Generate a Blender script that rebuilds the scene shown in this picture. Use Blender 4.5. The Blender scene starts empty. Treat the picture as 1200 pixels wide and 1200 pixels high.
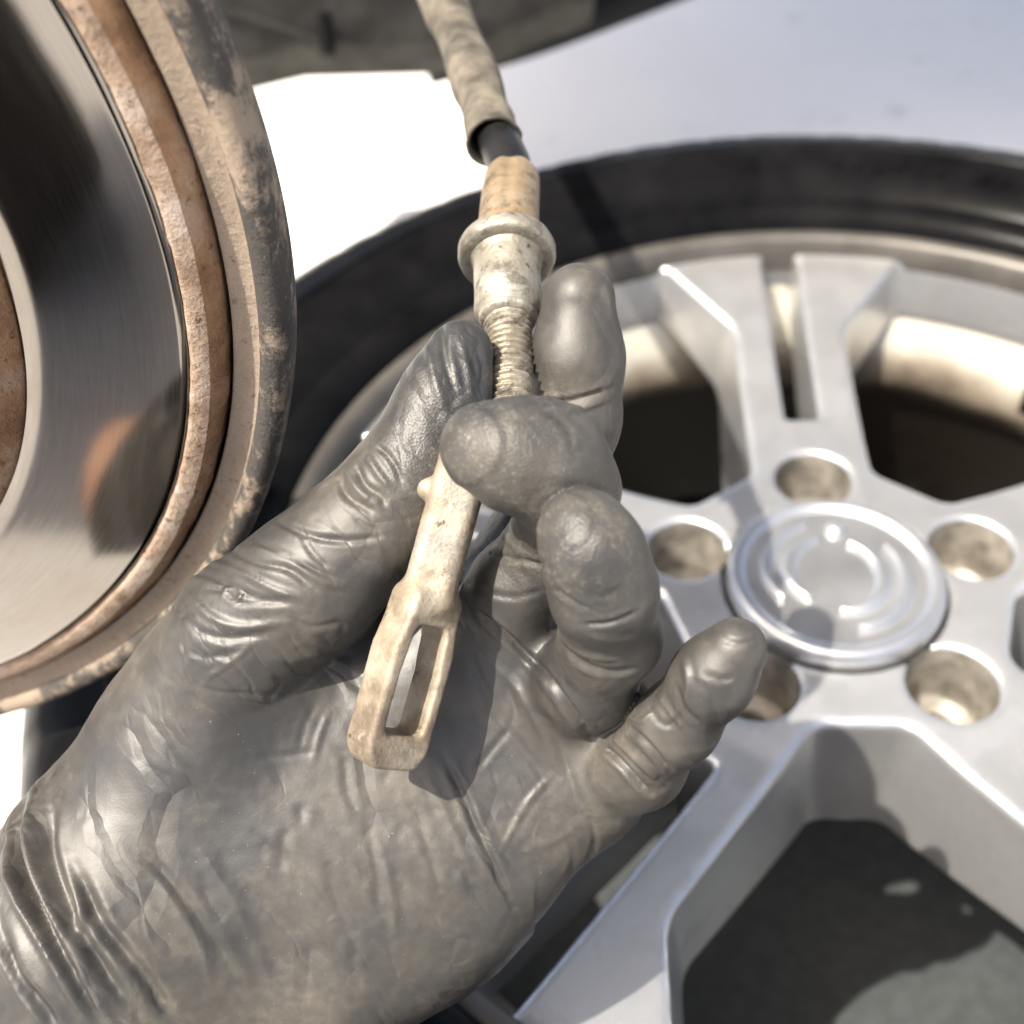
import bpy, bmesh, math, random
import numpy as np
from mathutils import Vector, Matrix, noise as mnoise

random.seed(7)
scene = bpy.context.scene
COL = scene.collection

# ------------------------------------------------------------------ camera
F = 1300.0                       # focal length in photograph pixels (1200 px wide)
H_CAM = 567.0                    # camera height above the floor, mm
UP = np.array([-.0673, .7035, math.sqrt(1 - .0673**2 - .7035**2)])      # world up, in camera axes
E1 = np.cross(UP, [0, 0, 1.0]); E1 /= np.linalg.norm(E1)                # world X (right)
E2 = np.cross(UP, E1)                                                   # world Y (away from the viewer)
MC = np.array([E1, E2, UP])      # camera axes -> world axes

cam_d = bpy.data.cameras.new('camera')
cam = bpy.data.objects.new('camera', cam_d)
COL.objects.link(cam)
cam_d.sensor_width = 36
cam_d.lens = 36 * F / 1200
cam_d.clip_start = .01
cam_d.clip_end = 60
cam.matrix_world = Matrix.Translation((0, 0, H_CAM / 1000)) @ Matrix(MC.tolist()).to_4x4()
cam_d.dof.use_dof = True
cam_d.dof.focus_distance = .262
cam_d.dof.aperture_fstop = cam_d.lens / 4.2
scene.camera = cam

# ------------------------------------------------------------------ sky, sun, exposure
S_CAM = np.array([-.46, .43, .78]); S_CAM /= np.linalg.norm(S_CAM)      # towards the sun, camera axes
S = MC @ S_CAM
el = math.asin(S[2]); az = math.atan2(S[0], S[1])
world = bpy.data.worlds.new('World'); scene.world = world
world.use_nodes = True
nt = world.node_tree
sky = nt.nodes.new('ShaderNodeTexSky'); sky.sky_type = 'NISHITA'; sky.sun_disc = False
sky.dust_density = 4.5; sky.ozone_density = 1.0; sky.air_density = .7; sky.sun_elevation = el; sky.sun_rotation = az
bg = nt.nodes['Background']; bg.inputs['Strength'].default_value = .15
nt.links.new(sky.outputs[0], bg.inputs['Color'])
sd = bpy.data.lights.new('sun', 'SUN'); sd.energy = 4.2; sd.angle = math.radians(.53); sd.color = (1, .965, .92)
sun = bpy.data.objects.new('sun', sd); COL.objects.link(sun)
sun.rotation_euler = Vector(S.tolist()).to_track_quat('Z', 'Y').to_euler()
sun.location = (-.6, -.5, 2)
scene.view_settings.view_transform = 'Standard'
scene.view_settings.look = 'None'
scene.view_settings.gamma = 1
scene.view_settings.exposure = 1.28
scene.view_settings.use_white_balance = True          # camera balanced for open shade
scene.view_settings.white_balance_temperature = 7080
scene.view_settings.white_balance_tint = 8

# ------------------------------------------------------------------ helpers
def C3(px, py, d):               # photograph pixel + depth (mm) -> camera axes (mm)
    return np.array([(px - 600) / F * d, -(py - 600) / F * d, -d], float)
def W3(p):                       # camera axes (mm) -> world (m)
    p = np.asarray(p, float)
    return (p @ MC.T + np.array([0, 0, H_CAM])) / 1000
def at(px, py, d):
    return W3(C3(px, py, d))

def empty(name, loc):
    o = bpy.data.objects.new(name, None); o.empty_display_size = .03
    o.location = Vector(loc); COL.objects.link(o); return o
def tag(o, label=None, cat=None, group=None, kind=None):
    if label: o['label'] = label
    if cat: o['category'] = cat
    if group: o['group'] = group
    if kind: o['kind'] = kind
    return o
def obj(name, verts, faces, mat, parent=None, smooth=True, loc=None):
    """mesh from world-space verts (m); origin at parent's location"""
    o0 = np.array(parent_loc(parent)) if parent is not None else (np.array(loc) if loc is not None else np.zeros(3))
    v = np.asarray(verts, float) - o0
    me = bpy.data.meshes.new(name)
    if isinstance(faces, np.ndarray):
        n = faces.shape[1]; m = len(faces)
        me.vertices.add(len(v)); me.vertices.foreach_set('co', v.ravel())
        me.loops.add(m * n); me.loops.foreach_set('vertex_index', faces.ravel().astype(np.int32))
        me.polygons.add(m); me.polygons.foreach_set('loop_start', np.arange(0, m * n, n, dtype=np.int32))
        me.polygons.foreach_set('loop_total', np.full(m, n, np.int32))
        me.update(calc_edges=True); me.validate()
    else:
        me.from_pydata(v.tolist(), [], [list(map(int, f)) for f in faces])
    if smooth: me.polygons.foreach_set('use_smooth', np.ones(len(me.polygons), bool))
    if mat: me.materials.append(mat)
    me.update()
    o = bpy.data.objects.new(name, me); COL.objects.link(o)
    if parent is not None: o.parent = parent
    elif loc is not None: o.location = Vector(loc)
    return o
def parent_loc(p):
    l = np.zeros(3)
    while p is not None:
        l = l + np.array(p.location); p = p.parent
    return l
def sharp(o, deg=35):
    me = o.data
    bm = bmesh.new(); bm.from_mesh(me)
    for e in bm.edges:
        if len(e.link_faces) == 2 and e.calc_face_angle(0) > math.radians(deg): e.smooth = False
    bm.to_mesh(me); bm.free()

def lathe(profile, origin, axis, n=96, ref=None, rfun=None, closed=False):
    """profile: list of (t along axis, r), mm; origin & axis in world (m / unit). rfun(t,theta,i)->dr mm"""
    a = np.array(axis, float); a /= np.linalg.norm(a)
    r0 = np.array([0, 0, 1.0]) if ref is None else np.array(ref, float)
    u = r0 - a * (r0 @ a)
    if np.linalg.norm(u) < 1e-3: u = np.cross(a, [1, 0, 0])
    u /= np.linalg.norm(u); w = np.cross(a, u)
    V = []; Fc = []
    m = len(profile)
    for i, (t, r) in enumerate(profile):
        for j in range(n):
            th = 2 * math.pi * j / n
            rr = r + (rfun(t, th, i) if rfun else 0)
            V.append(np.array(origin) + (a * t + (u * math.cos(th) + w * math.sin(th)) * rr) / 1000)
    for i in range(m - 1 + (1 if closed else 0)):
        i2 = (i + 1) % m
        for j in range(n):
            k = (j + 1) % n
            Fc.append((i * n + j, i * n + k, i2 * n + k, i2 * n + j))
    return np.array(V), Fc

def tube(points, radii, n=32, rfun=None):
    P = [np.array(p, float) for p in points]
    V = []; Fc = []
    up = np.array([0, 0, 1.0])
    prev = None
    for i, p in enumerate(P):
        d = P[min(i + 1, len(P) - 1)] - P[max(i - 1, 0)]; d /= np.linalg.norm(d)
        if prev is None:
            u = np.cross(d, [1, .2, .1]); 
        else: u = prev - d * (prev @ d)
        u /= np.linalg.norm(u); prev = u; w = np.cross(d, u)
        for j in range(n):
            th = 2 * math.pi * j / n
            rr = radii[i] + (rfun(i, th) if rfun else 0)
            V.append(p + (u * math.cos(th) + w * math.sin(th)) * rr / 1000)
    for i in range(len(P) - 1):
        for j in range(n):
            k = (j + 1) % n
            Fc.append((i * n + j, i * n + k, (i + 1) * n + k, (i + 1) * n + j))
    Fc.append(tuple(range(n))[::-1]); Fc.append(tuple((len(P) - 1) * n + j for j in range(n)))
    return np.array(V), Fc
def spline(pts, n):
    pts = np.array(pts, float); out = []
    P = np.vstack([2 * pts[0] - pts[1], pts, 2 * pts[-1] - pts[-2]])
    for i in range(1, len(P) - 2):
        for k in range(n):
            t = k / n
            out.append(.5 * ((2 * P[i]) + (-P[i-1] + P[i+1]) * t + (2*P[i-1] - 5*P[i] + 4*P[i+1] - P[i+2]) * t*t + (-P[i-1] + 3*P[i] - 3*P[i+1] + P[i+2]) * t**3))
    out.append(pts[-1]); return np.array(out)

# ---- signed distance tools
def smin(a, b, k):
    h = np.clip(.5 + .5 * (b - a) / k, 0, 1)
    return b + (a - b) * h - k * h * (1 - h)
def smax(a, b, k): return -smin(-a, -b, k)
def nets(D, org, vox):
    """naive surface nets -> verts (grid space -> units), quads"""
    Sg = D < 0
    nx, ny, nz = D.shape
    c = np.zeros((nx-1, ny-1, nz-1), np.uint8)
    for i in (0, 1):
        for j in (0, 1):
            for k in (0, 1):
                c += Sg[i:nx-1+i, j:ny-1+j, k:nz-1+k]
    act = (c > 0) & (c < 8)
    idx = np.argwhere(act)
    ID = np.full(act.shape, -1, np.int32); ID[act] = np.arange(len(idx))
    acc = np.zeros((len(idx), 3)); cnt = np.zeros(len(idx))
    corners = [(i, j, k) for i in (0, 1) for j in (0, 1) for k in (0, 1)]
    vals = {q: D[idx[:, 0]+q[0], idx[:, 1]+q[1], idx[:, 2]+q[2]] for q in corners}
    for q in corners:
        for ax in range(3):
            if q[ax]: continue
            r = list(q); r[ax] = 1; r = tuple(r)
            a, b = vals[q], vals[r]
            m = (a < 0) != (b < 0)
            t = np.where(m, a / np.where(m, a - b, 1), 0)
            pos = np.tile(np.array(q, float), (len(idx), 1)); pos[:, ax] += t
            acc[m] += pos[m]; cnt[m] += 1
    V = idx + acc / cnt[:, None]
    Q = []
    for ax in range(3):
        o1, o2 = (ax + 1) % 3, (ax + 2) % 3
        sl0 = [slice(None)] * 3; sl1 = [slice(None)] * 3
        sl0[ax] = slice(0, -1); sl1[ax] = slice(1, None)
        ch = Sg[tuple(sl0)] != Sg[tuple(sl1)]
        e = np.argwhere(ch)
        ok = (e[:, o1] > 0) & (e[:, o2] > 0) & (e[:, o1] < D.shape[o1]-1) & (e[:, o2] < D.shape[o2]-1)
        e = e[ok]
        ins = Sg[e[:, 0], e[:, 1], e[:, 2]]
        def g(a, b):
            f = e.copy(); f[:, o1] += a; f[:, o2] += b
            return ID[f[:, 0], f[:, 1], f[:, 2]]
        q = np.stack([g(-1, -1), g(0, -1), g(0, 0), g(-1, 0)], 1)
        q[~ins] = q[~ins][:, ::-1]
        Q.append(q)
    Q = np.vstack(Q)
    # pull the verts onto the surface
    for _ in range(3):
        v, gr = tri(D, V)
        V = V - np.clip(v / vox, -.5, .5)[:, None] * gr / (np.linalg.norm(gr, axis=1)[:, None] + 1e-9)
    return V * vox + org, Q
def tri(D, V):
    V = np.clip(V, 1.001, np.array(D.shape) - 2.001)
    def samp(P):
        i = np.floor(P).astype(int); f = P - i
        r = 0
        for a in (0, 1):
            for b in (0, 1):
                for c in (0, 1):
                    w = (f[:, 0] if a else 1-f[:, 0]) * (f[:, 1] if b else 1-f[:, 1]) * (f[:, 2] if c else 1-f[:, 2])
                    r = r + w * D[i[:, 0]+a, i[:, 1]+b, i[:, 2]+c]
        return r
    v = samp(V); h = .7
    g = np.stack([samp(V + np.eye(3)[k]*h) - samp(V - np.eye(3)[k]*h) for k in range(3)], 1)
    return v, g
def grid(lo, hi, vox):
    ax = [np.arange(l, h, vox, dtype=np.float32) for l, h in zip(lo, hi)]
    return np.meshgrid(*ax, indexing='ij', sparse=True)
def cone(G, a, b, ra, rb, zs=1.0):
    a = np.array(a, np.float32); b = np.array(b, np.float32); ba = b - a; L2 = float(ba @ ba)
    x, y, z = G[0]-a[0], G[1]-a[1], G[2]-a[2]
    t = np.clip((x*ba[0] + y*ba[1] + z*ba[2]) / L2, 0, 1)
    return np.sqrt((x-t*ba[0])**2 + (y-t*ba[1])**2 + (z-t*ba[2])**2) - (ra + t*(rb-ra))
def ellip(G, c, r, R=None):
    x, y, z = G[0]-c[0], G[1]-c[1], G[2]-c[2]
    if R is not None:
        x, y, z = [R[i][0]*x + R[i][1]*y + R[i][2]*z for i in range(3)]
    k0 = np.sqrt((x/r[0])**2 + (y/r[1])**2 + (z/r[2])**2)
    return (k0 - 1) * min(r)
_rs = np.random.RandomState(5); _PERM = _rs.permutation(4096); _GR = _rs.normal(size=(4096, 3)); _GR /= np.linalg.norm(_GR, axis=1)[:, None]
def vnoise(P, scale, seed=0):
    """gradient noise, vectorised, about -0.7..0.7"""
    X = np.asarray(P, float) * scale + np.array([seed*17.3, seed*5.1, seed*9.7]) + 500
    i = np.floor(X).astype(int); f = X - i; u = f*f*f*(f*(f*6-15)+10)
    r = 0
    for a in (0, 1):
        for b in (0, 1):
            for c in (0, 1):
                h = _PERM[(_PERM[(_PERM[(i[:, 0]+a) & 4095] + i[:, 1]+b) & 4095] + i[:, 2]+c) & 4095]
                d = ((f - np.array([a, b, c])) * _GR[h]).sum(1)
                w = (u[:, 0] if a else 1-u[:, 0]) * (u[:, 1] if b else 1-u[:, 1]) * (u[:, 2] if c else 1-u[:, 2])
                r = r + w * d
    return r
def normals(V, Q):
    n = np.cross(V[Q[:, 2]]-V[Q[:, 0]], V[Q[:, 3 if Q.shape[1] == 4 else 1]]-V[Q[:, 1]]) if Q.shape[1] == 4 else None
    N = np.zeros_like(V)
    for k in range(4): np.add.at(N, Q[:, k], n)
    return N / (np.linalg.norm(N, axis=1)[:, None] + 1e-12)

# ------------------------------------------------------------------ materials
class MB:
    def __init__(self, name, rough=.5, metal=0.0, base=(.5, .5, .5), spec=.5):
        self.m = bpy.data.materials.new(name); self.m.use_nodes = True
        self.t = self.m.node_tree; self.b = self.t.nodes['Principled BSDF']
        self.b.inputs['Roughness'].default_value = rough; self.b.inputs['Metallic'].default_value = metal
        self.b.inputs['Base Color'].default_value = (*base, 1); self.b.inputs['Specular IOR Level'].default_value = spec
        self.tc = self.t.nodes.new('ShaderNodeTexCoord'); self.bump_prev = None
    def n(self, ty, **kw):
        nd = self.t.nodes.new(ty)
        for k, v in kw.items(): setattr(nd, k, v)
        return nd
    def link(self, a, b): self.t.links.new(a, b)
    def noise(self, scale, detail=4, rough=.55, stretch=None, dist=0, loc=(0, 0, 0), rot=(0, 0, 0)):
        mp = self.n('ShaderNodeMapping'); self.link(self.tc.outputs['Object'], mp.inputs[0])
        mp.inputs['Location'].default_value = loc; mp.inputs['Rotation'].default_value = rot
        if stretch: mp.inputs['Scale'].default_value = stretch
        t = self.n('ShaderNodeTexNoise'); t.inputs['Scale'].default_value = scale; t.inputs['Detail'].default_value = detail
        t.inputs['Roughness'].default_value = rough; t.inputs['Distortion'].default_value = dist
        self.link(mp.outputs[0], t.inputs['Vector']); return t.outputs['Fac']
    def voro(self, scale, feature='F1'):
        t = self.n('ShaderNodeTexVoronoi'); t.feature = feature; t.inputs['Scale'].default_value = scale
        self.link(self.tc.outputs['Object'], t.inputs['Vector']); return t.outputs['Distance']
    def ramp(self, fac, stops):
        r = self.n('ShaderNodeValToRGB'); e = r.color_ramp.elements
        while len(e) > 1: e.remove(e[-1])
        for i, (p, c) in enumerate(stops):
            el = e[0] if i == 0 else e.new(p)
            el.position = p; el.color = (*c, 1) if len(c) == 3 else c
        self.link(fac, r.inputs[0]); return r.outputs[0]
    def fac(self, fac, a, b, lo=0, hi=1):
        r = self.n('ShaderNodeMapRange'); r.inputs[1].default_value = a; r.inputs[2].default_value = b
        r.inputs[3].default_value = lo; r.inputs[4].default_value = hi; self.link(fac, r.inputs[0]); return r.outputs[0]
    def mix(self, fac, a, b, mode='MIX'):
        m = self.n('ShaderNodeMix'); m.data_type = 'RGBA'; m.blend_type = mode
        if hasattr(fac, 'links'): self.link(fac, m.inputs[0])
        else: m.inputs[0].default_value = fac
        for v, i in ((a, 6), (b, 7)):
            if hasattr(v, 'links'): self.link(v, m.inputs[i])
            else: m.inputs[i].default_value = (*v, 1)
        return m.outputs[2]
    def math(self, op, a, b=0):
        m = self.n('ShaderNodeMath'); m.operation = op
        for v, i in ((a, 0), (b, 1)):
            if hasattr(v, 'links'): self.link(v, m.inputs[i])
            else: m.inputs[i].default_value = v
        return m.outputs[0]
    def color(self, s): self.link(s, self.b.inputs['Base Color'])
    def rough(self, s): self.link(s, self.b.inputs['Roughness'])
    def bump(self, s, dist, strength=1):
        b = self.n('ShaderNodeBump'); b.inputs['Distance'].default_value = dist; b.inputs['Strength'].default_value = strength
        self.link(s, b.inputs['Height'])
        if self.bump_prev: self.link(self.bump_prev, b.inputs['Normal'])
        self.bump_prev = b.outputs[0]; self.link(b.outputs[0], self.b.inputs['Normal'])

def mat_glove():
    M = MB('black_nitrile', .4, base=(.02, .02, .02), spec=.55)
    dust = M.noise(22, 7, .62); dust2 = M.noise(140, 6, .7, loc=(3, 1, 2)); speck = M.noise(1400, 2, .5, loc=(1, 5, 2))
    f = M.math('MULTIPLY', M.fac(dust, .40, .66), M.fac(dust2, .3, .7, .25, 1))
    f = M.math('ADD', f, M.math('MULTIPLY', M.fac(dust2, .55, .75), .22))
    col = M.mix(f, (.024, .0239, .0237), (.086, .077, .063))
    tip0 = M.n('ShaderNodeAttribute'); tip0.attribute_name = 'grip_texture'
    grit = M.math('MULTIPLY', M.fac(M.noise(950, 6, .75, loc=(4, 4, 2)), .52, .64), M.math('MULTIPLY', M.fac(dust2, .42, .6), tip0.outputs['Fac']))
    col = M.mix(M.math('MULTIPLY', grit, .55), col, (.20, .185, .155))
    col = M.mix(M.fac(speck, .74, .79, 0, .4), col, (.34, .31, .27))
    M.color(col); M.rough(M.fac(f, 0, .8, .46, .60))
    # film creases: edges of a distorted cell pattern, patchy
    nz = M.n('ShaderNodeTexNoise'); nz.inputs['Scale'].default_value = 45; nz.inputs['Detail'].default_value = 3
    M.link(M.tc.outputs['Object'], nz.inputs['Vector'])
    va = M.n('ShaderNodeVectorMath'); va.operation = 'MULTIPLY_ADD'; va.inputs[1].default_value = (.012, .012, .012)
    M.link(nz.outputs['Color'], va.inputs[0]); M.link(M.tc.outputs['Object'], va.inputs[2])
    ax_ = MC @ np.array([.55, -.83, 0]); bx_ = MC @ np.array([.83, .55, 0]); cx_ = MC @ np.array([0, 0, 1.0])
    eu = Matrix(np.stack([ax_, bx_, cx_], 1).tolist()).to_euler()
    mp = M.n('ShaderNodeMapping'); mp.vector_type = 'TEXTURE'; mp.inputs['Rotation'].default_value = eu; mp.inputs['Scale'].default_value = (3.2, 1, 1.6)
    M.link(va.outputs[0], mp.inputs[0])
    for sc, dist, lo, hi in ((58, .0011, .46, .62), (130, .0005, .50, .66)):
        v = M.n('ShaderNodeTexVoronoi'); v.feature = 'DISTANCE_TO_EDGE'; v.inputs['Scale'].default_value = sc
        M.link(mp.outputs[0], v.inputs['Vector'])
        h = M.fac(v.outputs['Distance'], 0, .11)
        mask = M.fac(M.noise(30, 3, .5, loc=(sc, 2, 9)), lo, hi)
        M.bump(M.math('MULTIPLY', M.math('SUBTRACT', h, 1), mask), dist, .42)
    tip = M.n('ShaderNodeAttribute'); tip.attribute_name = 'grip_texture'      # moulded grip texture on the finger tips
    tv = M.math('ADD', M.math('MULTIPLY', M.voro(1700), .7), M.math('MULTIPLY', M.noise(2400, 3, .6), .5))
    M.bump(M.math('MULTIPLY', tv, M.math('ADD', M.math('MULTIPLY', tip.outputs['Fac'], .9), .12)), .00026, .55)
    M.bump(M.noise(500, 5, .65), .0004, .12)
    return M.m
def mat_dirtymetal():
    M = MB('dusty_zinc', .52, .35, spec=.5)
    a = M.noise(70, 7, .65); b = M.noise(260, 5, .7, loc=(1, 2, 3)); c = M.noise(45, 5, .6, loc=(5, 1, 0))
    col = M.ramp(a, [(.34, (.13, .10, .072)), (.46, (.22, .18, .13)), (.58, (.29, .25, .195)), (.7, (.19, .185, .17))])
    col = M.mix(M.fac(c, .62, .74), col, (.42, .20, .075))
    d = M.noise(130, 8, .75, loc=(7, 7, 1))
    col = M.mix(M.fac(d, .50, .62, 0, .6), col, (.125, .10, .074))
    col = M.mix(M.fac(d, .30, .42, .7, 0), col, (.40, .36, .29))
    col = M.mix(M.fac(b, .63, .71), col, (.06, .05, .042))
    gr = M.noise(1300, 5, .7); M.color(col); M.bump(b, .0007, .5); M.bump(d, .0008, .45); M.bump(gr, .0003, .6)
    return M.m
def mat_fitting(name, dark, mid, light, rust, rust_lo, metal=.3, rough=.5):
    M = MB(name, rough, metal, spec=.5)
    a = M.noise(80, 7, .65); b = M.noise(320, 5, .7, loc=(1, 2, 3)); c = M.noise(50, 6, .65, loc=(5, 1, 0)); d = M.noise(150, 8, .75, loc=(7, 7, 1))
    col = M.ramp(a, [(.3, dark), (.5, mid), (.7, light)])
    col = M.mix(M.fac(d, .49, .60, 0, .8), col, tuple(x * .45 for x in dark))
    col = M.mix(M.fac(c, rust_lo, rust_lo + .1, 0, .9), col, rust)
    col = M.mix(M.fac(b, .60, .68), col, (.05, .042, .035))
    M.color(col); M.rough(M.fac(d, .3, .7, rough - .14, rough + .16)); M.bump(b, .0007, .55); M.bump(d, .0009, .5)
    return M.m
def mat_simple(name, base, rough, metal=0, var=.25, scale=40, bump=.0004, spec=.5):
    M = MB(name, rough, metal, spec=spec)
    a = M.noise(scale, 6, .6)
    d = tuple(c * (1 - var) for c in base); l = tuple(min(1, c * (1 + var)) for c in base)
    M.color(M.ramp(a, [(.38, d), (.62, l)])); M.rough(M.fac(a, .2, .8, max(.02, rough - .08), rough + .08))
    if bump: M.bump(M.noise(scale * 4, 4), bump, .5)
    return M.m
def mat_floor():
    M = MB('painted_concrete', .4, spec=.5)
    a = M.noise(3, 6, .6); b = M.noise(60, 6, .7); c = M.noise(14, 4, .6, loc=(4, 4, 4))
    col = M.ramp(a, [(.3, (.72, .705, .68)), (.7, (.80, .785, .76))])
    col = M.mix(M.fac(c, .62, .75, 0, .5), col, (.30, .29, .27))
    col = M.mix(M.fac(b, .68, .74, 0, .6), col, (.2, .19, .18))
    M.color(col); M.rough(M.fac(b, .2, .8, .32, .5)); M.bump(b, .0012, .4)
    return M.m
def mat_rubber():
    M = MB('black_rubber', .28, spec=.5)
    M.b.inputs['IOR'].default_value = 1.18; M.b.inputs['Specular IOR Level'].default_value = .3
    a = M.noise(30, 6, .6); b = M.noise(500, 3, .6)
    M.color(M.ramp(a, [(.3, (.003, .003, .0035)), (.75, (.008, .008, .0085))])); M.rough(M.fac(a, .3, .7, .20, .30)); M.bump(b, .0002, .25)
    return M.m
def mat_silver():
    M = MB('silver_wheel_paint', .34, .8, base=(.62, .63, .65))
    a = M.noise(9, 5, .6); b = M.noise(900, 2, .5); g = M.noise(38, 8, .72, loc=(2, 3, 1)); k = M.noise(300, 6, .7)
    col = M.ramp(a, [(.35, (.54, .545, .55)), (.65, (.64, .645, .65))])
    col = M.mix(M.fac(g, .52, .72, 0, .4), col, (.30, .275, .245))
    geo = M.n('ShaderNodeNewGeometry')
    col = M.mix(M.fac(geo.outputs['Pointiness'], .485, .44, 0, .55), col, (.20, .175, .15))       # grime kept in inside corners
    col = M.mix(M.fac(k, .69, .74, 0, .6), col, (.22, .20, .18))
    M.color(col); M.rough(M.math('ADD', M.fac(b, .2, .8, .28, .36), M.fac(g, .45, .75, 0, .16)))
    M.b.inputs['Coat Weight'].default_value = .35; M.b.inputs['Coat Roughness'].default_value = .16
    return M.m
def mat_barrel():
    M = MB('brake_dusted_silver', .45, .45)
    a = M.noise(14, 6, .65); b = M.noise(90, 5, .6)
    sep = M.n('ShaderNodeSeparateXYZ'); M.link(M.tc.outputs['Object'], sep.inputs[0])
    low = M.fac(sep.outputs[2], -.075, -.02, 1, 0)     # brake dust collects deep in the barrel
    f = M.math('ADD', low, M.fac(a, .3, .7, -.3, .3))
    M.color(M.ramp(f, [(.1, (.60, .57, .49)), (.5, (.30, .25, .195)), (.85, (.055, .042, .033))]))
    M.bump(b, .0008, .4)
    return M.m
def mat_disc():
    M = MB('ground_iron', .2, 1.0, base=(.42, .41, .40))
    # concentric machining lines: object origin on the axis, axis along local Y
    sep = M.n('ShaderNodeSeparateXYZ'); M.link(M.tc.outputs['Object'], sep.inputs[0])
    r = M.math('SQRT', M.math('ADD', M.math('POWER', sep.outputs[0], 2), M.math('POWER', sep.outputs[2], 2)))
    cmb = M.n('ShaderNodeCombineXYZ'); M.link(r, cmb.inputs[0])
    ang = M.math('ARCTAN2', sep.outputs[2], sep.outputs[0]); M.link(M.math('MULTIPLY', ang, .006), cmb.inputs[1])
    t = M.n('ShaderNodeTexNoise'); t.inputs['Scale'].default_value = 1300; t.inputs['Detail'].default_value = 5
    t.inputs['Roughness'].default_value = .7
    M.link(cmb.outputs[0], t.inputs['Vector'])
    g = M.noise(35, 6, .65)
    col = M.ramp(t.outputs['Fac'], [(.25, (.155, .142, .128)), (.5, (.178, .165, .152)), (.75, (.205, .192, .178))])
    col = M.mix(M.fac(g, .5, .72, 0, .45), col, (.14, .115, .09))
    M.color(col); M.rough(M.fac(t.outputs['Fac'], .3, .7, .075, .11)); M.bump(t.outputs['Fac'], .000016, .2)
    return M.m
def mat_rust():
    M = MB('surface_rust', .8, 0, spec=.25)
    a = M.noise(60, 7, .65); b = M.noise(320, 5, .7)
    col = M.ramp(a, [(.36, (.20, .135, .095)), (.5, (.315, .23, .17)), (.62, (.39, .32, .265))])
    col = M.mix(M.fac(b, .58, .66), col, (.12, .08, .055)); M.color(col)
    M.bump(b, .0022, .8); M.bump(a, .003, .6); M.bump(M.noise(900, 5, .7), .0006, .6)
    return M.m
def mat_rust2():
    M = MB('orange_rust', .85, 0, spec=.2)
    a = M.noise(60, 7, .65); b = M.noise(320, 5, .7)
    col = M.ramp(a, [(.36, (.20, .11, .06)), (.5, (.31, .18, .10)), (.64, (.37, .26, .18))])
    col = M.mix(M.fac(b, .59, .67), col, (.13, .07, .04)); M.color(col)
    M.bump(b, .0022, .8); M.bump(a, .003, .6); M.bump(M.noise(900, 5, .7), .0006, .6)
    return M.m
def mat_shield(black):
    M = MB('dusty_shield_rim' if black else 'dusty_shield', .75, 0, spec=.3)
    a = M.noise(45, 7, .7); b = M.noise(380, 5, .7)
    tan = M.ramp(a, [(.3, (.20, .155, .118)), (.7, (.27, .215, .165))])
    if black:
        c = M.noise(26, 8, .72, loc=(2, 0, 1), stretch=(1, 1, .6))
        d = M.noise(150, 8, .75, loc=(1, 1, 4))
        tan = M.mix(M.fac(M.math('ADD', M.math('MULTIPLY', c, .62), M.math('MULTIPLY', d, .38)), .455, .515, 0, .93), tan, (.034, .033, .032))
    M.color(M.mix(M.fac(b, .59, .67), tan, (.12, .095, .072))); M.bump(b, .0012, .7); M.bump(a, .0012, .4)
    return M.m
def mat_skin():
    M = MB('skin', .5, base=(.6, .36, .25)); a = M.noise(60, 5)
    M.color(M.ramp(a, [(.3, (.55, .31, .21)), (.7, (.66, .41, .30))])); M.b.inputs['Subsurface Weight'].default_value = .1
    M.b.inputs['Subsurface Radius'].default_value = (.004, .002, .001); M.bump(M.noise(500), .0003, .4)
    return M.m

m_glove = mat_glove(); m_zinc = mat_dirtymetal(); m_floor = mat_floor(); m_rubber = mat_rubber(); m_silver = mat_silver()
m_barrel = mat_barrel(); m_disc = mat_disc(); m_rust = mat_rust(); m_rust2 = mat_rust2()
m_shield = mat_shield(False); m_shrim = mat_shield(True); m_skin = mat_skin()
m_gap = mat_simple('dark_iron_and_gap_shade', (.02, .017, .015), .8, 0)
m_bore = mat_simple('dirty_bore', (.235, .215, .185), .5, .4, .4, 70)
m_hose = mat_simple('dusty_rubber_hose', (.095, .083, .066), .8, 0, .5, 90, .0012, .3)
m_sheath = mat_simple('black_sheath', (.010, .0095, .0095), .4, 0, .3, 120, .0004, .2)
m_arm = mat_simple('dusty_undercoat', (.05, .048, .042), .8, 0, .35, 30, .0012, .15)
m_black = mat_simple('black_underside_paint', (.008, .008, .009), .6, 0, .3, 30, .0004, .12)
m_paint = mat_simple('grey_car_paint', (.25, .26, .27), .3, .3, .06, 10, 0)
m_ferrule = mat_fitting('rusty_ferrule', (.17, .12, .07), (.26, .19, .115), (.30, .26, .20), (.36, .20, .075), .56)
m_thread = mat_fitting('grimy_thread', (.12, .10, .075), (.22, .19, .145), (.33, .30, .245), (.25, .15, .08), .64, .45, .42)
m_sleeve = mat_fitting('dull_zinc_sleeve', (.17, .155, .125), (.25, .225, .18), (.33, .315, .275), (.27, .17, .09), .60, .4, .45)
m_lip = mat_simple('shade_toned_rim_lip', (.085, .078, .07), .45, .3, .2, 25)  # silver lip toned dark grey-brown to stand in for shade
m_cap = mat_simple('silver_cap_paint', (.56, .565, .57), .32, .85, .05, 30, 0)

# ------------------------------------------------------------------ floor
def floor():
    n = 24; s = 6.0
    V = [((i / n - .5) * 2 * s, (j / n - .5) * 2 * s, 0) for j in range(n + 1) for i in range(n + 1)]
    Fc = [(j*(n+1)+i, j*(n+1)+i+1, (j+1)*(n+1)+i+1, (j+1)*(n+1)+i) for j in range(n) for i in range(n)]
    tag(obj('floor', V, Fc, m_floor), kind='structure')
floor()

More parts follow.
